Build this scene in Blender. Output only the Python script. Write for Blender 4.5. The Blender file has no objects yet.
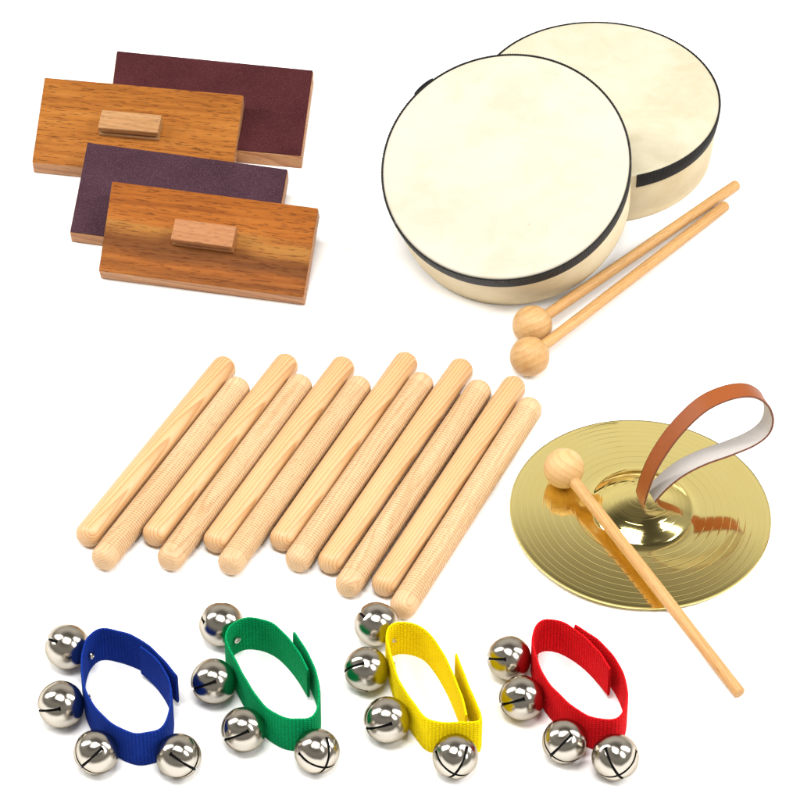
import bpy, bmesh, math, random
from mathutils import Vector, Matrix
PI = math.pi
random.seed(7)
scene = bpy.context.scene
COL = scene.collection

# ------------------------------------------------------------------ camera
ELEV = math.radians(44.5)
DIST = 3.16
FPX = 3950.0                      # focal length in pixels of an 800 px wide picture
R_ = Vector((1, 0, 0))
U_ = Vector((0, math.sin(ELEV), math.cos(ELEV)))
F_ = Vector((0, math.cos(ELEV), -math.sin(ELEV)))
CAM = -F_ * DIST
cd = bpy.data.cameras.new('camera')
cam = bpy.data.objects.new('camera', cd)
COL.objects.link(cam)
cam.location = CAM
cam.rotation_euler = (PI / 2 - ELEV, 0, 0)
cd.sensor_width = 36
cd.lens = FPX / 800 * 36
cd.clip_start = 0.1
cd.clip_end = 100
scene.camera = cam


def ray(px, py):
    return (F_ + R_ * ((px - 400) / FPX) + U_ * ((400 - py) / FPX)).normalized()


def at(px, py, h=0.0):
    d = ray(px, py)
    return CAM + d * ((h - CAM.z) / d.z)


def hit(px, py, p0, n):
    d = ray(px, py)
    return CAM + d * ((p0 - CAM).dot(n) / d.dot(n))


def unit(p):                       # metres per picture pixel at this point
    return (p - CAM).dot(F_) / FPX


# ------------------------------------------------------------------ materials
def new_mat(name):
    m = bpy.data.materials.new(name)
    m.use_nodes = True
    nt = m.node_tree
    nt.nodes.clear()
    out = nt.nodes.new('ShaderNodeOutputMaterial')
    b = nt.nodes.new('ShaderNodeBsdfPrincipled')
    nt.links.new(b.outputs[0], out.inputs[0])
    return m, nt, b


class NT:
    def __init__(s, nt):
        s.nt = nt

    def n(s, t, **kw):
        nd = s.nt.nodes.new(t)
        for k, v in kw.items():
            if k.startswith('i_'):
                nd.inputs[k[2:].replace('_', ' ')].default_value = v
            else:
                setattr(nd, k, v)
        return nd

    def l(s, a, b):
        s.nt.links.new(a, b)

    def math(s, op, a, b=None, c=None, clamp=False):
        nd = s.nt.nodes.new('ShaderNodeMath')
        nd.operation = op
        nd.use_clamp = clamp
        for i, v in enumerate((a, b, c)):
            if v is None:
                continue
            if isinstance(v, (int, float)):
                nd.inputs[i].default_value = v
            else:
                s.l(v, nd.inputs[i])
        return nd.outputs[0]

    def ramp(s, f, stops):
        nd = s.nt.nodes.new('ShaderNodeValToRGB')
        el = nd.color_ramp.elements
        while len(el) < len(stops):
            el.new(0.5)
        for e, (p, c) in zip(el, stops):
            e.position = p
            e.color = (c[0], c[1], c[2], 1) if not isinstance(c, (int, float)) else (c, c, c, 1)
        s.l(f, nd.inputs[0])
        return nd.outputs[0]

    def mix(s, f, a, b, mode='MIX'):
        nd = s.nt.nodes.new('ShaderNodeMix')
        nd.data_type = 'RGBA'
        nd.blend_type = mode
        for i, v in ((0, f), (6, a), (7, b)):
            if isinstance(v, (int, float)):
                nd.inputs[i].default_value = v
            elif isinstance(v, tuple):
                nd.inputs[i].default_value = (v[0], v[1], v[2], 1)
            else:
                s.l(v, nd.inputs[i])
        return nd.outputs[2]

    def coord(s, scale, rand=0.0, loc=(0, 0, 0)):
        tc = s.n('ShaderNodeTexCoord')
        v = tc.outputs['Object']
        if rand:
            oi = s.n('ShaderNodeObjectInfo')
            r = s.math('MULTIPLY', oi.outputs['Random'], rand)
            cx = s.n('ShaderNodeCombineXYZ')
            s.l(r, cx.inputs[0])
            s.l(r, cx.inputs[1])
            s.l(r, cx.inputs[2])
            ad = s.n('ShaderNodeVectorMath', operation='ADD')
            s.l(v, ad.inputs[0])
            s.l(cx.outputs[0], ad.inputs[1])
            v = ad.outputs[0]
        mp = s.n('ShaderNodeMapping')
        mp.inputs['Scale'].default_value = scale
        mp.inputs['Location'].default_value = loc
        s.l(v, mp.inputs['Vector'])
        return mp.outputs[0]

    def noise(s, vec, scale, detail=4, rough=0.55, dist=0.0):
        nd = s.n('ShaderNodeTexNoise')
        nd.inputs['Scale'].default_value = scale
        nd.inputs['Detail'].default_value = detail
        nd.inputs['Roughness'].default_value = rough
        nd.inputs['Distortion'].default_value = dist
        s.l(vec, nd.inputs['Vector'])
        return nd.outputs[0]

    def bump(s, h, strength, dist, bsdf):
        nd = s.n('ShaderNodeBump')
        nd.inputs['Strength'].default_value = strength
        nd.inputs['Distance'].default_value = dist
        s.l(h, nd.inputs['Height'])
        s.l(nd.outputs[0], bsdf.inputs['Normal'])


KA = 0.82


def kk(c):
    return tuple(x * KA for x in c)


def wood(name, light, mid, dark, ring_center=(0.03, 0.05), rings=330, fig=None, rough=0.5,
         pores=0.35, rand=0.0, ringamt=0.6, tilt=0.06, pore_scale=1500, loc=(0, 0, 0), coat=0.0, spec=0.35):
    """solid wood, grain along local X: growth rings round an axis beside the piece, streaks and pores"""
    light, mid, dark = kk(light), kk(mid), kk(dark)
    m, nt, b = new_mat(name)
    t = NT(nt)
    v = t.coord((1, 1, 1), rand, loc)
    sp = t.n('ShaderNodeSeparateXYZ')
    t.l(v, sp.inputs[0])
    warp = t.noise(t.coord((3, 18, 18), rand, loc), 1.6, 2, 0.5)
    y = t.math('ADD', sp.outputs[1], t.math('MULTIPLY', sp.outputs[0], tilt))
    y = t.math('SUBTRACT', y, ring_center[0])
    z = t.math('SUBTRACT', sp.outputs[2], ring_center[1])
    d = t.math('SQRT', t.math('ADD', t.math('MULTIPLY', y, y), t.math('MULTIPLY', z, z)))
    d = t.math('ADD', d, t.math('MULTIPLY', warp, 0.012))
    fr = t.math('FRACT', t.math('MULTIPLY', d, rings))
    ring = t.ramp(fr, [(0, 0.0), (0.55, 0.35), (0.88, 1.0), (1.0, 0.0)])
    streak = t.noise(t.coord((9, 260, 260), rand, loc), 1.0, 5, 0.6)
    blot = t.noise(t.coord((6, 22, 22), rand, loc), 1.3, 3, 0.5)
    f = t.math('ADD', t.math('MULTIPLY', ring, ringamt), t.math('MULTIPLY', streak, 1 - ringamt))
    f = t.math('ADD', f, t.math('MULTIPLY', t.math('SUBTRACT', blot, 0.5), 0.7), clamp=True)
    c = t.ramp(f, [(0.12, light), (0.5, mid), (0.9, dark)])
    if fig:
        c = fig(t, c, sp)
    po = t.noise(t.coord((0.09 * pore_scale, pore_scale, pore_scale), rand, loc), 1.0, 2, 0.5)
    pm = t.ramp(po, [(0.34, 1.0), (0.43, 0.0)])
    c = t.mix(t.math('MULTIPLY', pm, pores), c, (dark[0] * .45, dark[1] * .4, dark[2] * .35))
    t.l(c, b.inputs['Base Color'])
    rr = t.math('ADD', t.math('MULTIPLY', streak, 0.2), rough - 0.1)
    t.l(rr, b.inputs['Roughness'])
    b.inputs['Coat Weight'].default_value = coat
    b.inputs['Specular IOR Level'].default_value = spec
    b.inputs['Coat Roughness'].default_value = 0.3
    h = t.math('ADD', t.math('MULTIPLY', streak, 0.6), t.math('MULTIPLY', pm, -0.8))
    t.bump(h, 0.35, 0.0004, b)
    return m


def fig_walnut(t, c, sp):
    """brown and straw figure running along the lower half of the front block"""
    w = t.noise(t.coord((5, 14, 10), 0, (0.3, 0.1, 0)), 1.5, 2)
    y = t.math('ADD', sp.outputs[1], t.math('MULTIPLY', t.math('SUBTRACT', w, 0.5), 0.035))
    y = t.math('ADD', y, t.math('MULTIPLY', t.noise(t.coord((9, 300, 50)), 1, 4), 0.012))
    band = t.ramp(t.math('MULTIPLY_ADD', y, 9.0, 0.5),
                  [(0.14, 0.0), (0.27, 0.6), (0.33, 0.1), (0.41, 1.0), (0.48, 0.85), (0.54, 0.0)])
    straw = t.ramp(t.math('MULTIPLY_ADD', y, 9.0, 0.5), [(0.47, 0.0), (0.56, 0.75), (0.63, 0.0)])
    xm = t.ramp(t.math('MULTIPLY_ADD', sp.outputs[0], 6.0, 0.5), [(0.0, 1.0), (0.35, 0.75), (0.6, 0.55), (1, 0.8)])
    c = t.mix(t.math('MULTIPLY', t.math('MULTIPLY', band, xm), 0.84), c, (0.055, 0.020, 0.005))
    return t.mix(t.math('MULTIPLY', straw, 0.65), c, (0.30, 0.17, 0.042))


WOOD_BLOCK = wood('oiled_block_wood', (0.44, 0.180, 0.038), (0.34, 0.118, 0.019), (0.17, 0.047, 0.007),
                  ring_center=(0.02, -0.03), rings=210, rough=0.55, pores=0.75, ringamt=0.12, pore_scale=1100, spec=0.12, tilt=0.1)
WOOD_FIG = wood('figured_block_wood', (0.42, 0.150, 0.026), (0.32, 0.096, 0.013), (0.17, 0.043, 0.006),
                ring_center=(0.08, -0.05), rings=160, fig=fig_walnut, rough=0.55, pores=0.7, ringamt=0.12,
                loc=(0.37, 0, 0), tilt=-0.05, pore_scale=1100, spec=0.12)
WOOD_EDGE = wood('block_edge_wood', (0.48, 0.245, 0.105), (0.40, 0.175, 0.065), (0.26, 0.10, 0.034), rough=0.55,
                 rings=260, pores=0.4)
WOOD_HANDLE = wood('handle_wood', (0.50, 0.29, 0.135), (0.42, 0.215, 0.085), (0.29, 0.13, 0.045), rough=0.5,
                   rings=300, pores=0.5, rand=0.5, ringamt=0.2)
WOOD_HANDLE2 = wood('ruddy_handle_wood', (0.47, 0.22, 0.09), (0.39, 0.16, 0.056), (0.27, 0.095, 0.03), rough=0.5,
                    rings=300, pores=0.5, rand=0.5, ringamt=0.2)
WOOD_SMOOTH = wood('pine_wood', (0.71, 0.455, 0.235), (0.645, 0.375, 0.168), (0.52, 0.265, 0.10), rough=0.45,
                   ring_center=(-0.016, 0.022), rings=400, ringamt=0.75, pores=0.12, rand=0.004, tilt=0.05, coat=0.1)
WOOD_ROUGH = wood('beech_wood', (0.70, 0.485, 0.28), (0.64, 0.41, 0.215), (0.53, 0.305, 0.145), rough=0.55,
                  ring_center=(0.02, 0.012), rings=480, ringamt=0.55, pores=0.35, rand=0.05, tilt=0.03)
WOOD_MALLET = wood('mallet_wood', (0.66, 0.42, 0.19), (0.58, 0.335, 0.13), (0.45, 0.225, 0.07), rough=0.5,
                   ring_center=(0.004, 0.012), rings=180, ringamt=0.25, pores=0.3, rand=0.3, tilt=0.1, coat=0.05)
WOOD_DOWEL = wood('dowel_wood', (0.64, 0.385, 0.16), (0.58, 0.32, 0.115), (0.46, 0.23, 0.07), rough=0.5,
                  ring_center=(0.02, 0.02), rings=420, ringamt=0.3, pores=0.35, rand=0.3)
WOOD_PALE = wood('pale_ball_wood', (0.72, 0.47, 0.23), (0.67, 0.41, 0.175), (0.58, 0.32, 0.12), rough=0.5,
                 ring_center=(0.03, 0.03), rings=230, ringamt=0.4, pores=0.12, rand=0.3)


def sandpaper(name, lo, hi, grit):
    m, nt, b = new_mat(name)
    t = NT(nt)
    g = t.noise(t.coord((1, 1, 1)), 1150, 3, 0.85)
    big = t.noise(t.coord((1, 1, 1), 3.0), 28, 4, 0.6)
    base = t.ramp(big, [(0.3, lo), (0.7, hi)])
    c = t.mix(t.ramp(g, [(0.50, 0.0), (0.70, 0.7)]), base, grit)
    t.l(c, b.inputs['Base Color'])
    b.inputs['Roughness'].default_value = 0.9
    b.inputs['Specular IOR Level'].default_value = 0.12
    t.bump(g, 0.6, 0.0004, b)
    return m


SAND = sandpaper('maroon_sandpaper', (0.034, 0.0055, 0.0070), (0.054, 0.0105, 0.0130), (0.125, 0.048, 0.050))
SAND_PURPLE = sandpaper('purplish_sandpaper', (0.030, 0.0115, 0.0185), (0.045, 0.019, 0.029), (0.13, 0.072, 0.088))


def skin(name, c1, c2, c3, rough=0.6):
    c1, c2, c3 = kk(c1), kk(c2), kk(c3)
    m, nt, b = new_mat(name)
    t = NT(nt)
    big = t.noise(t.coord((1, 1, 1), 2.0), 11, 5, 0.6, 0.6)
    mid = t.noise(t.coord((1, 1.6, 1), 2.0), 42, 5, 0.65, 0.8)
    f = t.math('ADD', t.math('MULTIPLY', big, 0.65), t.math('MULTIPLY', mid, 0.35))
    c = t.ramp(f, [(0.40, c1), (0.50, c2), (0.62, c3)])
    sp = t.noise(t.coord((1, 1, 1), 1.0), 170, 1, 0.4)
    c = t.mix(t.ramp(sp, [(0.79, 0.0), (0.82, 0.4)]), c, (0.30, 0.24, 0.15))
    t.l(c, b.inputs['Base Color'])
    b.inputs['Roughness'].default_value = rough
    b.inputs['Specular IOR Level'].default_value = 0.12
    t.bump(mid, 0.15, 0.0006, b)
    return m


SKIN = skin('white_rawhide', (0.585, 0.545, 0.455), (0.568, 0.528, 0.428), (0.535, 0.488, 0.375))
SKIN2 = skin('mottled_rawhide', (0.61, 0.56, 0.44), (0.57, 0.525, 0.39), (0.52, 0.47, 0.33))
SKINSIDE = skin('side_rawhide', (0.74, 0.635, 0.44), (0.71, 0.60, 0.395), (0.66, 0.54, 0.335), 0.45)


def plain(name, col, rough, metal=0.0, spec=0.5, **kw):
    m, nt, b = new_mat(name)
    b.inputs['Base Color'].default_value = (col[0], col[1], col[2], 1)
    b.inputs['Roughness'].default_value = rough
    b.inputs['Metallic'].default_value = metal
    b.inputs['Specular IOR Level'].default_value = spec
    t = NT(nt)
    n = t.noise(t.coord((1, 1, 1)), kw.get('ns', 300), 3)
    c = t.mix(n, tuple(x * kw.get('lo', 0.9) for x in col), tuple(min(1, x * kw.get('hi', 1.08)) for x in col))
    t.l(c, b.inputs['Base Color'])
    if kw.get('bump'):
        t.bump(n, kw['bump'], 0.0004, b)
    return m, t, b


BLACK = plain('black_ribbon', (0.005, 0.005, 0.0055), 0.6, spec=0.25)[0]
HOLLOW_SHADE = plain('hollow_shade', (0.004, 0.004, 0.004), 0.8, spec=0.1)[0]  # near-black colour painted for the shade inside the bells
PLY = wood('drum_frame_wood', (0.62, 0.42, 0.22), (0.55, 0.34, 0.16), (0.4, 0.22, 0.09), rough=0.6)
LEATHER = plain('tan_leather', (0.235, 0.058, 0.010), 0.5, spec=0.3, ns=900, lo=0.82, hi=1.15, bump=0.25)[0]
LEDGE = plain('dark_leather_edge', (0.13, 0.03, 0.008), 0.6)[0]
SUEDE = plain('white_suede', (0.45, 0.42, 0.40), 0.95, ns=2600, lo=0.62, hi=1.2, bump=0.7, spec=0.1)[0]


def brass():
    m, nt, b = new_mat('polished_brass')
    t = NT(nt)
    tc = t.n('ShaderNodeTexCoord')
    sp = t.n('ShaderNodeSeparateXYZ')
    t.l(tc.outputs['Object'], sp.inputs[0])
    r = t.math('SQRT', t.math('ADD', t.math('MULTIPLY', sp.outputs[0], sp.outputs[0]),
                              t.math('MULTIPLY', sp.outputs[1], sp.outputs[1])))
    cx = t.n('ShaderNodeCombineXYZ')
    t.l(t.math('MULTIPLY', r, 1.0), cx.inputs[0])
    fine = t.noise(cx.outputs[0], 3800, 3, 0.7)
    smud = t.noise(t.coord((1, 1, 1)), 35, 4, 0.6)
    c = t.mix(smud, (0.88, 0.73, 0.26), (0.94, 0.82, 0.36))
    t.l(c, b.inputs['Base Color'])
    b.inputs['Metallic'].default_value = 1.0
    b.inputs['Specular Tint'].default_value = (0.62, 0.56, 0.47, 1)
    t.l(t.math('MULTIPLY_ADD', smud, 0.07, 0.045), b.inputs['Roughness'])
    t.bump(fine, 0.05, 0.0001, b)
    return m


BRASS = brass()


def nickel():
    m, nt, b = new_mat('polished_nickel')
    t = NT(nt)
    sm = t.noise(t.coord((1, 1, 1), 2.0), 70, 3, 0.6)
    t.l(t.mix(sm, (0.43, 0.40, 0.35), (0.49, 0.455, 0.40)), b.inputs['Base Color'])
    b.inputs['Metallic'].default_value = 1.0
    b.inputs['Specular Tint'].default_value = (0.62, 0.56, 0.47, 1)
    t.l(t.math('MULTIPLY_ADD', sm, 0.12, 0.09), b.inputs['Roughness'])
    t.bump(sm, 0.06, 0.003, b)
    return m


NICKEL = nickel()


def webbing(name, col, dk):
    """woven nylon tape: UV u runs along the tape in metres, v across it"""
    m, nt, b = new_mat(name)
    t = NT(nt)
    uv = t.n('ShaderNodeTexCoord')
    sp = t.n('ShaderNodeSeparateXYZ')
    t.l(uv.outputs['UV'], sp.inputs[0])
    pu, pv = 0.0027, 0.0023
    # chevron: neighbouring columns lean opposite ways
    cold = t.math('DIVIDE', sp.outputs[0], pu)
    a = t.math('ABSOLUTE', t.math('SINE', t.math('MULTIPLY', cold, PI)))
    lean = t.math('ADD', t.math('MULTIPLY', a, 0.35), t.math('MULTIPLY', t.math('MODULO', t.math('FLOOR', cold), 2.0), 0.5))
    v = t.math('ABSOLUTE', t.math('SINE', t.math('MULTIPLY', t.math('ADD', t.math('DIVIDE', sp.outputs[1], pv), lean), PI)))
    h = t.math('MULTIPLY', t.math('POWER', a, 0.45), t.math('MULTIPLY_ADD', v, 0.75, 0.25))
    fz = t.noise(t.coord((1, 1, 1)), 900, 3, 0.8)
    h2 = t.math('ADD', h, t.math('MULTIPLY', fz, 0.8))
    c = t.mix(t.math('MULTIPLY_ADD', h, 0.75, 0.25, clamp=True), dk, col)  # shade between the threads painted into the colour as the darker tone
    t.l(c, b.inputs['Base Color'])
    b.inputs['Roughness'].default_value = 0.9
    b.inputs['Specular IOR Level'].default_value = 0.06
    t.bump(h2, 1.0, 0.0011, b)
    return m


WEB = {
    'blue': webbing('blue_webbing', (0.008, 0.038, 0.30), (0.003, 0.012, 0.11)),
    'green': webbing('green_webbing', (0.001, 0.33, 0.105), (0.0005, 0.13, 0.040)),
    'yellow': webbing('yellow_webbing', (0.97, 0.77, 0.002), (0.76, 0.50, 0.001)),
    'red': webbing('red_webbing', (0.76, 0.008, 0.013), (0.38, 0.003, 0.005)),
}


# ------------------------------------------------------------------ object helpers
def smooth_angle(me, ang=40):
    for p in me.polygons:
        p.use_smooth = True
    try:
        me.set_sharp_from_angle(angle=math.radians(ang))
    except Exception:
        pass


def obj(name, bm, mats, parent=None, ang=40):
    me = bpy.data.meshes.new(name)
    bmesh.ops.recalc_face_normals(bm, faces=bm.faces)
    bm.to_mesh(me)
    bm.free()
    if not isinstance(mats, (list, tuple)):
        mats = [mats]
    for m in mats:
        me.materials.append(m)
    smooth_angle(me, ang)
    o = bpy.data.objects.new(name, me)
    COL.objects.link(o)
    o.parent = parent
    return o


def thing(name, label, cat, mat=None, group=None):
    o = bpy.data.objects.new(name, None)
    o.empty_display_size = 0.02
    COL.objects.link(o)
    if mat is not None:
        o.matrix_world = mat
    o['label'] = label
    o['category'] = cat
    if group:
        o['group'] = group
    return o


def copy_tree(o, parent=None):
    c = o.copy()
    COL.objects.link(c)
    if parent is not None:
        c.parent = parent
    for ch in list(o.children):
        copy_tree(ch, c)
    return c


def frame(origin, x, z):
    """matrix with local X along x (kept perpendicular to z) and local Z along z"""
    z = z.normalized()
    x = (x - z * x.dot(z)).normalized()
    y = z.cross(x)
    m = Matrix((x, y, z)).transposed().to_4x4()
    m.translation = origin
    return m


def frame_x(origin, x, up=Vector((0, 0, 1))):
    """matrix with local X exactly along x"""
    x = x.normalized()
    y = up.cross(x).normalized()
    z = x.cross(y)
    m = Matrix((x, y, z)).transposed().to_4x4()
    m.translation = origin
    return m


def lathe(prof, seg=64, axis='z', a0=0.0, a1=2 * PI, close=False, fn=None):
    """revolve (r, h) profile; axis z or x"""
    bm = bmesh.new()
    full = abs((a1 - a0) - 2 * PI) < 1e-6
    n = seg if full else seg + 1
    rings = []
    for (r, h) in prof:
        if r < 1e-9:
            co = (0, 0, h) if axis == 'z' else (h, 0, 0)
            rings.append([bm.verts.new(co)])
            continue
        row = []
        for i in range(n):
            a = a0 + (a1 - a0) * i / seg
            rr, hh = fn(r, h, a, i) if fn else (r, h)
            co = (rr * math.cos(a), rr * math.sin(a), hh) if axis == 'z' else (hh, rr * math.cos(a), rr * math.sin(a))
            row.append(bm.verts.new(co))
        rings.append(row)
    pairs = list(zip(rings, rings[1:]))
    if close:
        pairs.append((rings[-1], rings[0]))
    for A, B in pairs:
        m = n if full else n - 1
        for i in range(m):
            j = (i + 1) % n
            if len(A) == 1 and len(B) == 1:
                continue
            if len(A) == 1:
                bm.faces.new((A[0], B[i], B[j]))
            elif len(B) == 1:
                bm.faces.new((A[i], A[j], B[0]))
            else:
                bm.faces.new((A[i], A[j], B[j], B[i]))
    if not full and close:
        bm.faces.new([r[0] for r in rings])
        bm.faces.new([r[-1] for r in reversed(rings)])
    return bm


def prism(poly, z0, z1, bevel=0.0, seg=2):
    bm = bmesh.new()
    lo = [bm.verts.new((x, y, z0)) for x, y in poly]
    hi = [bm.verts.new((x, y, z1)) for x, y in poly]
    n = len(poly)
    bm.faces.new(lo[::-1])
    bm.faces.new(hi)
    for i in range(n):
        bm.faces.new((lo[i], lo[(i + 1) % n], hi[(i + 1) % n], hi[i]))
    if bevel:
        bmesh.ops.bevel(bm, geom=list(bm.edges), offset=bevel, segments=seg, profile=0.5, affect='EDGES')
    return bm


def catmull(pts, n=8, closed=False):
    out = []
    m = len(pts)
    rng = range(m if closed else m - 1)
    for i in rng:
        if closed:
            p = [pts[(i + k) % m] for k in (-1, 0, 1, 2)]
        else:
            p = [pts[max(0, i - 1)], pts[i], pts[i + 1], pts[min(m - 1, i + 2)]]
        for k in range(n):
            t = k / n
            out.append(0.5 * ((2 * p[1]) + (p[2] - p[0]) * t + (2 * p[0] - 5 * p[1] + 4 * p[2] - p[3]) * t * t
                              + (3 * p[1] - p[0] - 3 * p[2] + p[3]) * t ** 3))
    if not closed:
        out.append(pts[-1].copy())
    return out


# ------------------------------------------------------------------ the white surface
bm = bmesh.new()
S = 9.0
vs = [bm.verts.new((x, y, 0)) for x, y in ((-S, -S), (S, -S), (S, S), (-S, S))]
bm.faces.new(vs)
GROUND, t, b = plain('matt_white_surface', (0.90, 0.90, 0.90), 0.9, spec=0.0, ns=30, lo=0.99, hi=1.01)
g = obj('ground', bm, GROUND)
g['kind'] = 'structure'

# ------------------------------------------------------------------ sanding blocks
TH = 0.0150


def sanding_block(tops, heights, label, paper, wood_mat, edge_mat, handle_px=None, handle_mat=None):
    P = [at(px, py, h) for (px, py), h in zip(tops, heights)]       # TL, TR, BR, BL of the upper face
    n = (P[1] - P[3]).cross(P[0] - P[2]).normalized()
    if n.z < 0:
        n = -n
    c = sum(P, Vector()) / 4
    M = frame(c - n * TH, P[1] - P[0], n)
    Mi = M.inverted()
    poly = [(Mi @ p).xy for p in P]
    poly = [(q.x, q.y) for q in poly][::-1]
    root = thing('sanding_block', label, 'sanding block', M, 'sandpaper rhythm blocks')
    bd = prism(poly, 0, TH - (0.0012 if paper else 0), 0.0011, 3)
    # upper face keeps the face wood, rims and ends the paler edge wood
    bd.faces.ensure_lookup_table()
    bmesh.ops.recalc_face_normals(bd, faces=bd.faces)
    for f in bd.faces:
        f.material_index = 0 if f.normal.z > 0.5 else 1
    obj('board', bd, [wood_mat, edge_mat], root, 30)
    if paper:
        def shrink(q):
            v = Vector(q)
            return tuple(v * (1 - 0.0006 / v.length))
        sp = prism([shrink(q) for q in poly], TH - 0.0012, TH, 0.0004, 1)
        obj('sandpaper', sp, paper, root, 30)
    if handle_px:
        hh = 0.0125
        hp = Mi @ hit(handle_px[0], handle_px[1], c + n * hh, n)
        L, W = 0.0258, 0.0098
        prof = [(-W * .96, 0), (-W * .96, .0030), (-W * .74, .0040), (-W * .74, .0055), (-W, .0068), (-W, hh - .0008),
                (-W + .0008, hh), (W - .0008, hh), (W, hh - .0008), (W, .0068), (W * .74, .0055), (W * .74, .0040),
                (W * .96, .0030), (W * .96, 0)]
        hb = bmesh.new()
        A = [hb.verts.new((-L, y, z)) for y, z in prof]
        B = [hb.verts.new((L, y, z)) for y, z in prof]
        for i in range(len(prof)):
            j = (i + 1) % len(prof)
            hb.faces.new((A[i], A[j], B[j], B[i]))
        hb.faces.new(A[::-1])
        hb.faces.new(B)
        h = obj('handle', hb, handle_mat, root, 30)
        h.location = (hp.x, hp.y, TH + 0.0001)
        bv = h.modifiers.new('bevel', 'BEVEL')
        bv.width = 0.0005
        bv.segments = 2
        bv.angle_limit = math.radians(25)
    return root


sanding_block([(116.5, 50.5), (313.5, 70), (301.5, 155.5), (105.5, 137.5)], [TH] * 4,
              'maroon sandpaper block lying flat at the back of the pile, on the right', SAND, WOOD_EDGE, WOOD_EDGE)
sanding_block([(44.5, 77), (243.5, 95), (231, 181.5), (32, 162)], [.0322, .0322, .0147, .0147],
              'orange wooden block with a pale tan handle, furthest left, evenly grained', False,
              WOOD_BLOCK, WOOD_EDGE, (129.8, 121.0), WOOD_HANDLE)
sanding_block([(87, 142), (288, 169), (272, 259), (69.5, 231.5)], [.0345, .0345, .0147, .0147],
              'purplish maroon sandpaper block sandwiched between the two orange wooden blocks', SAND_PURPLE, WOOD_EDGE, WOOD_EDGE)
sanding_block([(112, 181), (318.3, 208), (303.5, 297.5), (98.5, 270.5)], [.0438, .0438, .0141, .0141],
              'orange wooden block with dark brown figured streaks and ruddy handle, frontmost', False,
              WOOD_FIG, WOOD_EDGE, (203.5, 232.5), WOOD_HANDLE2)


# ------------------------------------------------------------------ drums
def drum(C, n, Rt, Rb, depth, label, skinmat, band_a0, band_span, xdir, rbw=17.5):
    M = frame(C - n * depth, xdir, n)
    root = thing('hand_drum', label, 'drum', M, 'rawhide frame drums')
    e = 0.0022
    prof = [(Rb - .006, .0), (Rb - .001, .0), (Rb, .001)]
    for k in range(1, 12):
        q = k / 11
        prof.append((Rb + (Rt - Rb) * (q ** 0.8), .001 + (depth - e - .001) * q))
    wall = [p for p in prof] + [(Rt - .006, depth - e), (Rb - .006, 0.004)]
    obj('shell', lathe(wall, 160, close=True), SKINSIDE, root, 50)
    # stretched skin: rounded lip and a very shallow sag
    lip = [(Rt + .0002, depth - e * 1.2)]
    for k in range(0, 7):
        a = k / 6 * PI / 2
        lip.append((Rt + .0002 - e + e * math.cos(a), depth - e + e * math.sin(a)))
    for q in (0.97, .9, .75, .5, .25, .1):
        lip.append((Rt * q - e, depth - .0003 * (1 - q * q)))
    lip.append((0, depth - .0003))
    obj('drumhead', lathe(lip, 160), skinmat, root, 60)
    # ribbed ribbon tacked round the rim
    bw = rbw * unit(C)
    ribs = 300
    seg = int(ribs * 4 * band_span / (2 * PI))

    def fn(r, h, a, i):
        return (r + (0.0004 if (i % 4) in (1, 2) and r > Rt + .0008 else 0), h)

    def taper(zz):
        return Rb + (Rt - Rb) * (max(0, min(1, zz / depth)) ** 0.8)
    z1, z0 = depth - .0006, depth - bw
    pr = [(taper(z0) + .0003, z0), (taper(z0) + .0011, z0 + .0002)]
    for k in range(1, 4):
        zz = z0 + (z1 - z0) * k / 4
        pr.append((taper(zz) + .0013, zz))
    pr += [(Rt + .0014, z1 - .0002), (Rt + .0010, z1 + .0004), (Rt + .00045, z1)]
    if abs(band_span - 2 * PI) < 1e-6:
        seg = ribs * 4
    obj('rim_ribbon', lathe(pr, seg, a0=band_a0, a1=band_a0 + band_span, close=True, fn=fn), BLACK, root, 30)
    return root, M


# rear drum: flat on the surface
u0 = unit(at(598.9, 98.2, 0.05))
depR = 65 * u0
Cr = at(598.9, 98.0, depR)
RtR, RbR = 119.6 * u0, 115.0 * u0
# start of the ribbon at picture point (637,175)
pe = at(637.5, 175.0, depR)
a_end = math.atan2(pe.y - Cr.y, pe.x - Cr.x)
rear, MR = drum(Cr, Vector((0, 0, 1)), RtR, RbR, depR,
                'round rawhide drum with mottled cream head lying flat behind the other drum, ribbon end showing',
                SKIN2, a_end, 2 * PI - 0.10, Vector((1, 0, 0)))
# front drum: leaning back on the rim of the rear one
d0 = ray(505.6, 165.5)
e1 = d0.cross(Vector((0, 0, 1))).normalized()
e2 = e1.cross(d0).normalized()
th, ph = math.radians(26.6), math.radians(105.5)
nF = (e1 * math.cos(ph) + e2 * math.sin(ph)) * math.sin(th) - d0 * math.cos(th)
nF.normalize()
lo, hi = 2.0, 4.0
for _ in range(60):
    tt = (lo + hi) / 2
    Cf = CAM + d0 * tt
    uf = unit(Cf)
    RtF, RbF, dpF = 123.9 * uf, 118.8 * uf, 77 * uf
    zl = (Cf - nF * dpF).z - RbF * math.sqrt(1 - nF.z ** 2)
    if zl > 0:
        lo = tt
    else:
        hi = tt
front, MF = drum(Cf, nF, RtF, RbF, dpF,
                 'round rawhide drum with smooth white head tipped back against the other drum',
                 SKIN, math.radians(100), 2 * PI, Vector((1, 0, 0)), 20.5)
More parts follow.
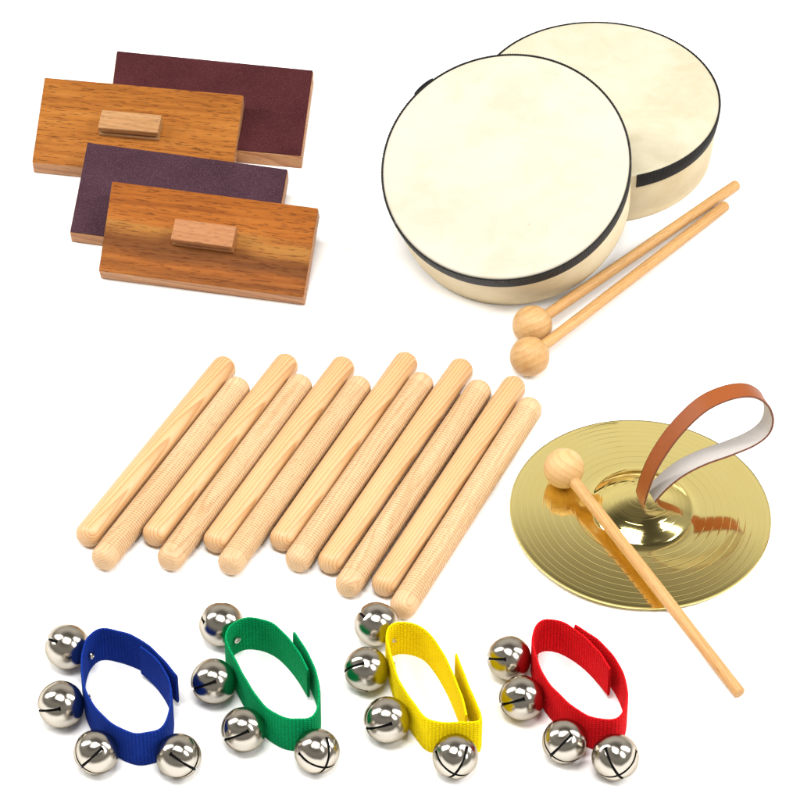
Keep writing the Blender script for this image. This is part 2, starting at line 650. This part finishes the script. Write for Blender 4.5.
# short folded ribbon loop at the back left of the front drum's rim
lp = MF.inverted() @ hit(426, 88, Cf, nF)
la = math.atan2(lp.y, lp.x)
lb = bmesh.new()
rows = []
for k in range(0, 17):
    q = k / 16
    a = la + (q - .5) * 0.20
    rr = RtF + .0014 + .0011 * math.sin(PI * q) ** 0.7
    rows.append([(rr * math.cos(a), rr * math.sin(a), dpF - .0135), (rr * math.cos(a), rr * math.sin(a), dpF - .001),
                 ((rr + .0012) * math.cos(a), (rr + .0012) * math.sin(a), dpF - .001),
                 ((rr + .0012) * math.cos(a), (rr + .0012) * math.sin(a), dpF - .0135)])
vr = [[lb.verts.new(c) for c in r] for r in rows]
for A, B in zip(vr, vr[1:]):
    for i in range(4):
        lb.faces.new((A[i], A[(i + 1) % 4], B[(i + 1) % 4], B[i]))
lb.faces.new(vr[0])
lb.faces.new(vr[-1][::-1])
obj('ribbon_loop', lb, BLACK, front, 40)


# ------------------------------------------------------------------ mallets
def mallet(ball, end, rb, rs, label, ballmat, flat=False):
    """ball, end: world points of the ball centre and of the middle of the stick's tip"""
    M = frame_x(ball, end - ball)
    L = (end - ball).length
    root = thing('mallet', label, 'mallet', M, 'wooden ball mallets')
    seg = 48
    pr = []
    for k in range(0, 33):
        a = PI * k / 32
        pr.append((rb * math.sin(a) if 0 < k < 32 else 0.0, -rb * math.cos(a)))
    obj('mallet_head', lathe(pr, seg, 'x'), ballmat, root, 60)
    s0 = rb * 0.93
    if flat:
        pr = [(0, s0 - .004), (rs * 1.02, s0 - .004), (rs, L - .0009), (rs - .0005, L - .0002), (rs - .0012, L), (0, L)]
    else:
        pr = [(0, s0 - .004), (rs * 1.02, s0 - .004), (rs * .99, L - rs * .9)]
        for k in range(1, 9):
            a = k / 8 * PI / 2
            pr.append((rs * math.cos(a) if k < 8 else 0.0, L - rs * .9 + rs * .9 * math.sin(a)))
    # a dense run of rings so the dowel takes a slight waviness
    obj('stick', lathe(pr, 32, 'x'), WOOD_DOWEL, root, 45)
    return root


def ground_mallet(bpx, epx, label, rpx=20.0, rspx=5.6):
    b0 = at(bpx[0], bpx[1], .016)
    rb = rpx * unit(b0)
    rs = rspx * unit(b0)
    mallet(at(bpx[0], bpx[1], rb), at(epx[0], epx[1], rs), rb, rs, label, WOOD_MALLET)


ground_mallet((532.2, 325.2), (738, 183.6), 'ball mallet lying right beside the drum, its ball partly hidden by the other ball')
ground_mallet((529.6, 356.4), (727, 204.3), 'ball mallet lying further from the drums, its ball in front of the other ball')


# ------------------------------------------------------------------ rhythm sticks
LOWS = [(90.3, 532.3), (157, 532), (217.8, 538.6), (284, 536.8), (332, 559.5), (386, 582)]
HIGHS = [(222, 370), (284.3, 367.3), (341, 370), (404, 365.5), (459.5, 371.8), (512, 389.5)]
LOWR = [(106.5, 555.2), (172.4, 555.8), (232.8, 560.2), (300, 557), (350, 582.3), (404.3, 604.2)]
HIGHR = [(235.6, 391), (298, 388.2), (356.8, 389.7), (419.5, 386), (477.3, 393.5), (528, 411)]
uS = unit(at(300, 460, .01))
rS, rR = 13.0 * uS, 13.3 * uS


def stick_bm(L, r, rough):
    pr = []
    ro = 0.75 * r
    ts = [(ro * (1 - math.cos(k / 8 * PI / 2)), r - ro * (1 - math.sin(k / 8 * PI / 2))) for k in range(0, 9)]
    pr.append((0.0, 0.0))
    for x, rr in ts:
        pr.append((max(rr, 1e-5), x))
    if rough:
        x = ro + .0045
        p = 0.00235
        while x < L - ro - .0045 - p:
            pr += [(r, x), (r, x + p * .68), (r - .00042, x + p * .78), (r - .00042, x + p * .93)]
            x += p
        pr.append((r, x))
    else:
        for k in range(1, 12):
            pr.append((r, ro + (L - 2 * ro) * k / 12))
    for xx, rr in reversed(ts):
        pr.append((max(rr, 1e-5), L - xx))
    pr.append((0.0, L))
    if rough:
        def fn(rr, h, a, i):
            return (rr - (0.00022 if (i % 3 == 0 and r * .9 < rr) else 0), h)
        return lathe(pr, 72, 'x', fn=fn)
    return lathe(pr, 48, 'x')


def stick_place(lo, hi, r):
    a, b2 = at(lo[0], lo[1], r), at(hi[0], hi[1], r)
    d = (b2 - a).normalized()
    return a - d * r, b2 + d * r


order = ['leftmost', 'second', 'third', 'fourth', 'fifth', 'rightmost']
proto = {}
for i in range(6):
    for kind, lows, highs, r in (('smooth', LOWS, HIGHS, rS), ('ribbed', LOWR, HIGHR, rR)):
        a, b2 = stick_place(lows[i], highs[i], r)
        L = (b2 - a).length
        if kind not in proto:
            o = obj('rhythm_stick', stick_bm(L, r, kind == 'ribbed'), WOOD_SMOOTH if kind == 'smooth' else WOOD_ROUGH, None,
                    50 if kind == 'smooth' else 30)
            proto[kind] = (o, L)
        else:
            o = proto[kind][0].copy()
            COL.objects.link(o)
        roll = (0.12 * i if kind == 'smooth' else 0.9 * i)
        o.matrix_world = frame_x(a, b2 - a) @ Matrix.Rotation(roll, 4, 'X') @ Matrix.Scale(L / proto[kind][1], 4, (1, 0, 0))
        w = order[i]
        pos = {0: 'leftmost of the six', 5: 'rightmost of the six, beside the cymbal'}.get(
            i, w + ' of the six counted from the left')
        if kind == 'smooth':
            o['label'] = 'smooth pine rhythm stick with rounded ends, ' + pos
        else:
            o['label'] = 'finely ribbed beech rhythm stick, ' + pos
        o['category'] = 'rhythm stick'
        o['group'] = 'smooth rhythm sticks' if kind == 'smooth' else 'ribbed rhythm sticks'

# ------------------------------------------------------------------ cymbal
uc = unit(at(640.4, 513.2, 0))
Rc = 130.6 * uc
BOW, BELL_R, BELL_H = 5.5 * uc, 51 * uc, 15.5 * uc
tilt_ax = 2.0


def cym_z(r):
    if r >= BELL_R:
        q = (Rc - r) / (Rc - BELL_R)
        z = BOW * (1 - (1 - q) ** 1.5 * 1.0) if q < 1 else BOW
        # concave flare where the bow turns up into the bell
        fl = max(0.0, 1 - (r - BELL_R) / (9 * uc))
        z += 1.6 * uc * fl * fl
        z -= 1.0 * uc * max(0.0, (r - (Rc - 4 * uc)) / (4 * uc)) ** 1.5
        return max(z, 0.0)
    q = r / BELL_R
    rs = (BELL_R ** 2 + BELL_H ** 2) / (2 * BELL_H)
    return BOW + 1.6 * uc + math.sqrt(rs * rs - r * r) - (rs - BELL_H)


grooves = [66, 74, 82, 90, 98, 105.5, 112.5, 119, 124.5]
fineg = [8, 14, 20, 27, 34, 41]
rs_ = set()
for k in range(0, 101):
    rs_.add(round(1.5 + (129.9 - 1.5) * k / 100, 3))
gz = {}
for g0 in grooves:
    for dr, dz in ((-1.28, 0), (-.6, 0), (-.25, .06), (.2, .06), (.5, -.03), (.8, 0), (1.28, 0)):
        gz[round(g0 + dr, 3)] = dz
for g0 in fineg:
    for dr, dz in ((-.5, 0), (0, -.10), (.5, 0)):
        gz[round(g0 + dr, 3)] = dz
rs_ = [r for r in rs_ if all(abs(r - g0) > 1.3 for g0 in grooves) and all(abs(r - g0) > .7 for g0 in fineg)]
rr_ = sorted(rs_ + list(gz))
T = 0.0009
topp = [(r * uc, cym_z(r * uc) + gz.get(r, 0) * uc + T) for r in rr_]
topp += [(Rc - .0001, T + .0001), (Rc, T * .5), (Rc - .0001, 0.0)]
bot = [(r * uc, cym_z(r * uc)) for r in rr_[::-1][::3]]
cbm = lathe(topp + bot, 220, close=True)
tl = math.radians(tilt_ax)
nC = Vector((math.sin(tl), -0.0, math.cos(tl))).normalized()
# lowest rim point touches the surface
lift = Rc * math.sqrt(1 - nC.z ** 2)
Cc = at(640.4, 513.0, lift)
MC = frame(Cc, Vector((1, 0, 0)), nC)
cym = thing('cymbal', 'brass hand cymbal with concentric grooves and leather strap, a mallet resting across it', 'cymbal', MC)
obj('plate', cbm, BRASS, cym, 35)

# leather strap: both ends go down through the hole in the bell
top_z = cym_z(0.002) + T
base = MC @ Vector((0, 0, top_z))
Wd = Vector((.36, -.93, 0)).normalized()
sw = 19.5 * uc
path = [(641.5, 507), (640.5, 500), (649, 473), (662, 449), (680, 425.5), (703, 404.5), (727, 393.5), (748, 391), (762.5, 398.5),
        (768.5, 413), (764.5, 427.5), (750, 439), (726, 449), (702, 457.5), (681, 468), (664, 481), (651.5, 494.5), (645.5, 503.5), (644.5, 509)]
p3 = catmull([hit(x, y, base, Wd) for x, y in path], 8)
cen = base + Vector((.6, .3, 0)).normalized() * .02 + Vector((0, 0, .03))


def strap(name, o0, o1, mat, wscale=1.0, parent=None, side=0):
    """band swept along p3; o0,o1: offsets along the in-plane normal (positive = outwards)"""
    b_ = bmesh.new()
    prev = None
    N = len(p3)
    for i, p in enumerate(p3):
        tg = (p3[min(N - 1, i + 1)] - p3[max(0, i - 1)]).normalized()
        nn = tg.cross(Wd).normalized()
        if i == 0:
            strap.flip = 1
        e = min(i, N - 1 - i) / 10.0
        w = sw * wscale * (0.88 + 0.12 * min(1, e)) * .5
        row = [b_.verts.new(p + nn * o0 - Wd * w), b_.verts.new(p + nn * o1 - Wd * w),
               b_.verts.new(p + nn * o1 + Wd * w), b_.verts.new(p + nn * o0 + Wd * w)]
        if prev:
            for k in range(4):
                b_.faces.new((prev[k], prev[(k + 1) % 4], row[(k + 1) % 4], row[k]))
        else:
            b_.faces.new(row[::-1])
        prev = row
    b_.faces.new(prev)
    inv = MC.inverted()
    bmesh.ops.transform(b_, matrix=inv, verts=b_.verts)
    return obj(name, b_, mat, parent, 50)


# outward normal sign: at the top of the loop it must point up
mid = len(p3) // 3
tg = (p3[mid + 1] - p3[mid - 1]).normalized()
sg = 1 if tg.cross(Wd).z > 0 else -1
hs = strap('hand_strap', 0.0, sg * .0011, LEATHER, 1.0, cym)
strap('lining', -sg * .0007, -sg * .00002, SUEDE, 0.97, hs)
# two raised ridges and creased lines pressed along the leather edges
for s_ in (-1, 1):
    b_ = bmesh.new()
    prev = None
    N = len(p3)
    for i, p in enumerate(p3):
        tg = (p3[min(N - 1, i + 1)] - p3[max(0, i - 1)]).normalized()
        nn = tg.cross(Wd).normalized() * sg
        e = min(i, N - 1 - i) / 10.0
        w = sw * (0.88 + 0.12 * min(1, e)) * .5
        c0 = p + Wd * s_ * w
        row = []
        for k in range(6):
            a = k / 6 * 2 * PI
            row.append(b_.verts.new(c0 + nn * (.00045 + .0009 * math.cos(a)) + Wd * (.0005 * math.sin(a))))
        if prev:
            for k in range(6):
                b_.faces.new((prev[k], prev[(k + 1) % 6], row[(k + 1) % 6], row[k]))
        prev = row
    bmesh.ops.transform(b_, matrix=MC.inverted(), verts=b_.verts)
    obj('strap_edge', b_, LEDGE, hs, 60)

# mallet lying across the cymbal: ball on the plate, stick over the rim
rb = 20.3 * uc
rsm = 6.0 * uc
bp = at(563.9, 468.4, rb + BOW)
for _ in range(30):
    loc = MC.inverted() @ bp
    r = math.hypot(loc.x, loc.y)
    # height of plate under the ball (world)
    need = (MC @ Vector((loc.x, loc.y, cym_z(r) + T + .3 * uc))).z + rb
    bp = at(563.9, 468.4, need)
ep = at(740.0, 693.5, rsm)
mallet(bp, ep, rb, rsm, 'pale ball mallet lying diagonally across the brass cymbal', WOOD_PALE, flat=True)


# ------------------------------------------------------------------ wrist bells
def bell_bm(R):
    """jingle bell: cubed sphere about +Z with cross shaped slit at +Z; bends inward at the slit's lips"""
    w = 0.085
    lines = [0.0]
    pos = [w, w + .03, w + .07, w + .12]
    v = pos[-1]
    while v < 0.93:
        v += (1 - pos[-1]) / 9
        pos.append(min(v, 1.0))
    pos[-1] = 1.0
    grid = [-x for x in pos[::-1]] + pos
    stop = 0.10                       # how far down the sides the slits run (cos-like coordinate)
    vg = sorted(set([-1, -.8, -.6, -.4, -.2, -.05, stop, stop + .035, stop + .10, .35, .5, .65, .8, .9, 1.0]))
    bm = bmesh.new()
    cache = {}

    def vert(d):
        d = d.normalized()
        key = (round(d.x, 5), round(d.y, 5), round(d.z, 5))
        if key in cache:
            return cache[key]
        s = 1.0
        if d.z > 0.0:
            a = min(abs(d.x), abs(d.y))
            k = min(1, d.z / .25)
            s -= .018 * math.exp(-(a / .06) ** 2) * k
            s -= .042 * math.exp(-(a / .24) ** 2) * k
        if d.z < -.0:
            s -= .03 * (-d.z) ** 6
        # rolled seam round the waist
        s += .004 * math.exp(-((d.z + .12) / .02) ** 2)
        cache[key] = bm.verts.new(d * R * s)
        return cache[key]

    def warp(x):
        return math.tan(x * PI / 4)
    # top and bottom faces
    for zz in (1, -1):
        for i in range(len(grid) - 1):
            for j in range(len(grid) - 1):
                a0, a1, b0, b1 = grid[i], grid[i + 1], grid[j], grid[j + 1]
                if zz > 0 and (abs(a0 + a1) < 1e-6 or abs(b0 + b1) < 1e-6):
                    continue
                q = [vert(Vector((warp(a), warp(b), zz))) for a, b in ((a0, b0), (a1, b0), (a1, b1), (a0, b1))]
                bm.faces.new(q if zz > 0 else q[::-1])
    for k in range(4):
        ca, sa = (1, 0, -1, 0)[k], (0, 1, 0, -1)[k]
        for i in range(len(grid) - 1):
            for j in range(len(vg) - 1):
                a0, a1, b0, b1 = grid[i], grid[i + 1], vg[j], vg[j + 1]
                if abs(a0 + a1) < 1e-6 and b0 >= stop - 1e-6:
                    continue
                # small round opening at the foot of each slit
                if abs(abs(a0 + a1) / 2 - (w + .015)) < .012 and stop - 1e-6 <= b0 < stop + .09:
                    continue
                q = []
                for a, b in ((a0, b0), (a1, b0), (a1, b1), (a0, b1)):
                    x, y, z = 1.0, warp(a), warp(b)
                    q.append(vert(Vector((ca * x - sa * y, sa * x + ca * y, z))))
                bm.faces.new(q)
    return bm


rB = 22.6 * unit(at(300, 700, .02))
shell_o = None


def wrist_bell(colour, pathpx, off, sc, bells, label, Hpx=46.5, rolls=(0, 0, 0, 0)):
    c0 = at(off[0] + 300 * sc, off[1] + 350 * sc, 0)
    u = unit(c0)
    H = Hpx * u
    pts = [at(off[0] + x * sc, off[1] + y * sc, H) for x, y in pathpx]
    pts = [Vector((p.x, p.y, 0)) for p in pts]
    cen = sum(pts, Vector()) / len(pts)
    root = thing('wrist_bell', label, 'wrist bells', Matrix.Translation(cen), 'jingle bell wrist straps')
    cl = catmull([p - cen for p in pts], 6)
    # resample evenly
    T2 = 3.0 * u * .5
    lens = [0.0]
    for a, b_ in zip(cl, cl[1:]):
        lens.append(lens[-1] + (b_ - a).length)
    n = 110
    ev = []
    j = 0
    for k in range(n + 1):
        s = lens[-1] * k / n
        while j < len(lens) - 2 and lens[j + 1] < s:
            j += 1
        q = (s - lens[j]) / max(1e-9, lens[j + 1] - lens[j])
        ev.append((cl[j].lerp(cl[j + 1], q), s))
    bm = bmesh.new()
    uvl = bm.loops.layers.uv.new('UVMap')
    hv = 10
    rows = []
    for i, (p, s) in enumerate(ev):
        tg = (ev[min(n, i + 1)][0] - ev[max(0, i - 1)][0]).normalized()
        nn = Vector((-tg.y, tg.x, 0))
        ring = []
        # rounded rectangle section, softly waving edges
        wob = .0004 * math.sin(i * .37) + .0003 * math.sin(i * .91 + 1)
        en = max(0.0, 1 - min(i, n - i) / 14)
        z0 = .14 * H * en * en
        zs = [z0 + (H - z0) * k / hv for k in range(0, hv + 1)]
        prof = []
        for k, z in enumerate(zs):
            e = T2 * (0.55 if k in (0, hv) else 1.0)
            prof.append((e, z + (wob if k > hv - 2 else 0), z))
        prof += [(-a, z, v) for a, z, v in reversed(prof)]
        for (e, z, v) in prof:
            ring.append((bm.verts.new(p + nn * e + Vector((0, 0, z))), v))
        rows.append((ring, s))
    for (A, sa), (B, sb) in zip(rows, rows[1:]):
        m = len(A)
        for k in range(m):
            k2 = (k + 1) % m
            f = bm.faces.new((A[k][0], B[k][0], B[k2][0], A[k2][0]))
            for lp_, (s, v) in zip(f.loops, ((sa, A[k][1]), (sb, B[k][1]), (sb, B[k2][1]), (sa, A[k2][1]))):
                lp_[uvl].uv = (s, v)
    bm.faces.new([x[0] for x in rows[0][0]])
    bm.faces.new([x[0] for x in rows[-1][0]][::-1])
    obj('strap', bm, WEB[colour], root, 60)
    # bells
    for bi, (bx, by, br) in enumerate(bells):
        r = br * unit(at(bx, by, .018))
        P = at(bx, by, r * 1.0)
        # nearest point of the strap's centre line
        best = min(ev, key=lambda q: ((q[0] + cen) - Vector((P.x, P.y, 0))).length)[0] + cen
        o = Vector((P.x, P.y, 0)) - best
        out = o.normalized()
        gap = r * .97 + T2
        if o.length < gap:                       # keep the bell just outside the tape
            P = Vector((best.x, best.y, 0)) + out * gap
            P.z = r
        ax = (out + Vector((0, 0, -.05)) + Vector((0, -.0, 0))).normalized()
        M = frame(P - cen, Vector((0, 0, 1)), ax)
        M = M @ Matrix.Rotation(math.radians(45 + rolls[bi]), 4, 'Z') @ Matrix.Scale(r, 4)
        global shell_o
        if shell_o is None:
            be = obj('bell', bell_bm(1.0), NICKEL, root, 50)
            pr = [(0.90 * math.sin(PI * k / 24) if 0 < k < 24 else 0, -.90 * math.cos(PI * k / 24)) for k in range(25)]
            inn = obj('shade_ball', lathe(pr, 40), HOLLOW_SHADE, be, 80)  # added black ball standing in for the shade behind the slits
            rv = obj('rivet', lathe([(0, -1.0), (.0, -1.0), (.10, -1.0), (.10, -1.22), (.17, -1.22), (.16, -1.27), (.08, -1.29),
                                     (.07, -1.26), (0.0, -1.26)][1:], 20), NICKEL, be, 50)
            shell_o = be
        else:
            be = copy_tree(shell_o, root)
        be.parent = root
        be.matrix_parent_inverse = Matrix.Identity(4)
        be.matrix_local = M
    return root


BLUE = [(440, 226), (490, 262), (532, 312), (556, 362), (564, 420), (558, 480), (542, 528), (515, 556), (470, 571), (420, 575), (360, 553),
        (300, 510), (250, 455), (222, 400), (211, 350), (207, 300), (210, 250), (228, 195), (262, 160), (300, 154), (350, 164), (400, 180),
        (450, 204), (500, 244), (549, 298), (586, 343)]
GREEN = [(480, 177), (515, 228), (550, 288), (574, 350), (584, 410), (585, 460), (575, 508), (545, 538), (500, 545), (450, 541), (400, 520),
         (350, 480), (300, 415), (262, 350), (232, 290), (205, 240), (193, 200), (202, 165), (225, 138), (262, 120), (300, 117), (350, 126),
         (400, 149), (450, 194), (498, 258), (540, 338)]
YELL = [(505, 254), (530, 320), (558, 390), (584, 450), (602, 500), (596, 524), (550, 528), (500, 529), (440, 528), (398, 521), (368, 498),
        (320, 430), (275, 360), (252, 290), (236, 230), (227, 180), (240, 146), (275, 130), (330, 135), (380, 157), (415, 196), (450, 250),
        (482, 312), (510, 380), (533, 445), (546, 500)]
RED = [(400, 105), (460, 143), (520, 188), (570, 248), (602, 310), (618, 370), (616, 430), (600, 478), (575, 500), (530, 505), (470, 492),
       (400, 455), (340, 405), (290, 350), (255, 290), (234, 230), (223, 170), (231, 118), (255, 90), (290, 82), (340, 92), (400, 124),
       (458, 170), (508, 228), (548, 290)]
wrist_bell('blue', BLUE, (30, 590), .25, [(69.8, 647.7, 23), (64.5, 703.8, 24), (99.8, 749, 22.8), (175, 753.3, 23)],
           'blue webbing wrist strap with four silver jingle bells', rolls=(10, -6, 12, -8))
wrist_bell('green', GREEN, (180, 590), .2374, [(221.5, 624.4, 22.6), (218.7, 679.7, 23.2), (243.6, 729.6, 22.8), (317, 751.2, 23)],
           'green webbing wrist strap with four silver jingle bells', rolls=(-12, 4, 0, 20))
wrist_bell('yellow', YELL, (330, 590), .25, [(376.8, 624.3, 22.6), (368.3, 669.3, 23), (387, 720, 23.7), (455.3, 755.8, 23)],
           'yellow webbing wrist strap with four silver jingle bells', rolls=(8, 20, -5, 14))
wrist_bell('red', RED, (480, 600), .2374, [(510.9, 658.2, 22.8), (523.2, 697.8, 23.2), (565.9, 740, 23), (615.3, 757.2, 23.8)],
           'red webbing wrist strap with four silver jingle bells', rolls=(0, 3, 18, -16))

# ------------------------------------------------------------------ studio light
w = bpy.data.worlds.new('World')
scene.world = w
w.use_nodes = True
nt = w.node_tree
nt.nodes.clear()
t = NT(nt)
out = t.n('ShaderNodeOutputWorld')
bg = t.n('ShaderNodeBackground')
t.l(bg.outputs[0], out.inputs[0])
tc = t.n('ShaderNodeTexCoord')
sp = t.n('ShaderNodeSeparateXYZ')
t.l(tc.outputs['Generated'], sp.inputs[0])
# pale studio walls low down, a dim ceiling overhead
wall = t.ramp(sp.outputs[2], [(0.0, (.60, .55, .47)), (0.45, (.92, .87, .79)), (0.70, (.80, .76, .69)), (0.80, (.34, .31, .275)), (0.88, (.17, .155, .135)), (1.0, (.13, .115, .10))])
# the bright wall stands behind the table; the sides and the front of the room are dimmer
hl = t.math('SQRT', t.math('ADD', t.math('MULTIPLY', sp.outputs[0], sp.outputs[0]), t.math('MULTIPLY', sp.outputs[1], sp.outputs[1])))
back = t.math('DIVIDE', sp.outputs[1], t.math('MAXIMUM', hl, 0.001))
bf = t.ramp(t.math('MULTIPLY_ADD', back, 0.5, 0.5), [(0.0, .42), (0.80, .45), (0.93, 1.0)])
t.l(t.mix(1.0, wall, bf, 'MULTIPLY'), bg.inputs[0])
bg.inputs[1].default_value = 1.0


def softbox(name, loc, target, sx, sy, power):
    ld = bpy.data.lights.new(name, 'AREA')
    ld.shape = 'RECTANGLE'
    ld.size = sx
    ld.size_y = sy
    ld.energy = power
    ld.color = (1.0, 0.985, 0.96)
    o = bpy.data.objects.new(name, ld)
    COL.objects.link(o)
    o.location = loc
    o.rotation_euler = (Vector(target) - Vector(loc)).to_track_quat('-Z', 'Y').to_euler()
    return o


softbox('softbox', (-0.25, -0.75, 2.6), (0, 0, 0), 1.25, 0.8, 74)
softbox('softbox', (1.5, -1.3, 1.9), (0, 0, 0), .22, .9, 24)
softbox('softbox', (2.0, 0.1, 1.75), (0, 0, 0), .26, 1.6, 54)
softbox('softbox', (-2.0, 0.35, 1.75), (0, 0, 0), .26, 1.6, 54)

scene.view_settings.view_transform = 'Standard'
scene.view_settings.look = 'None'
scene.view_settings.exposure = 0.0
scene.view_settings.gamma = 1.0
scene.render.film_transparent = False
scene.cycles.max_bounces = 8
scene.cycles.use_denoising = True
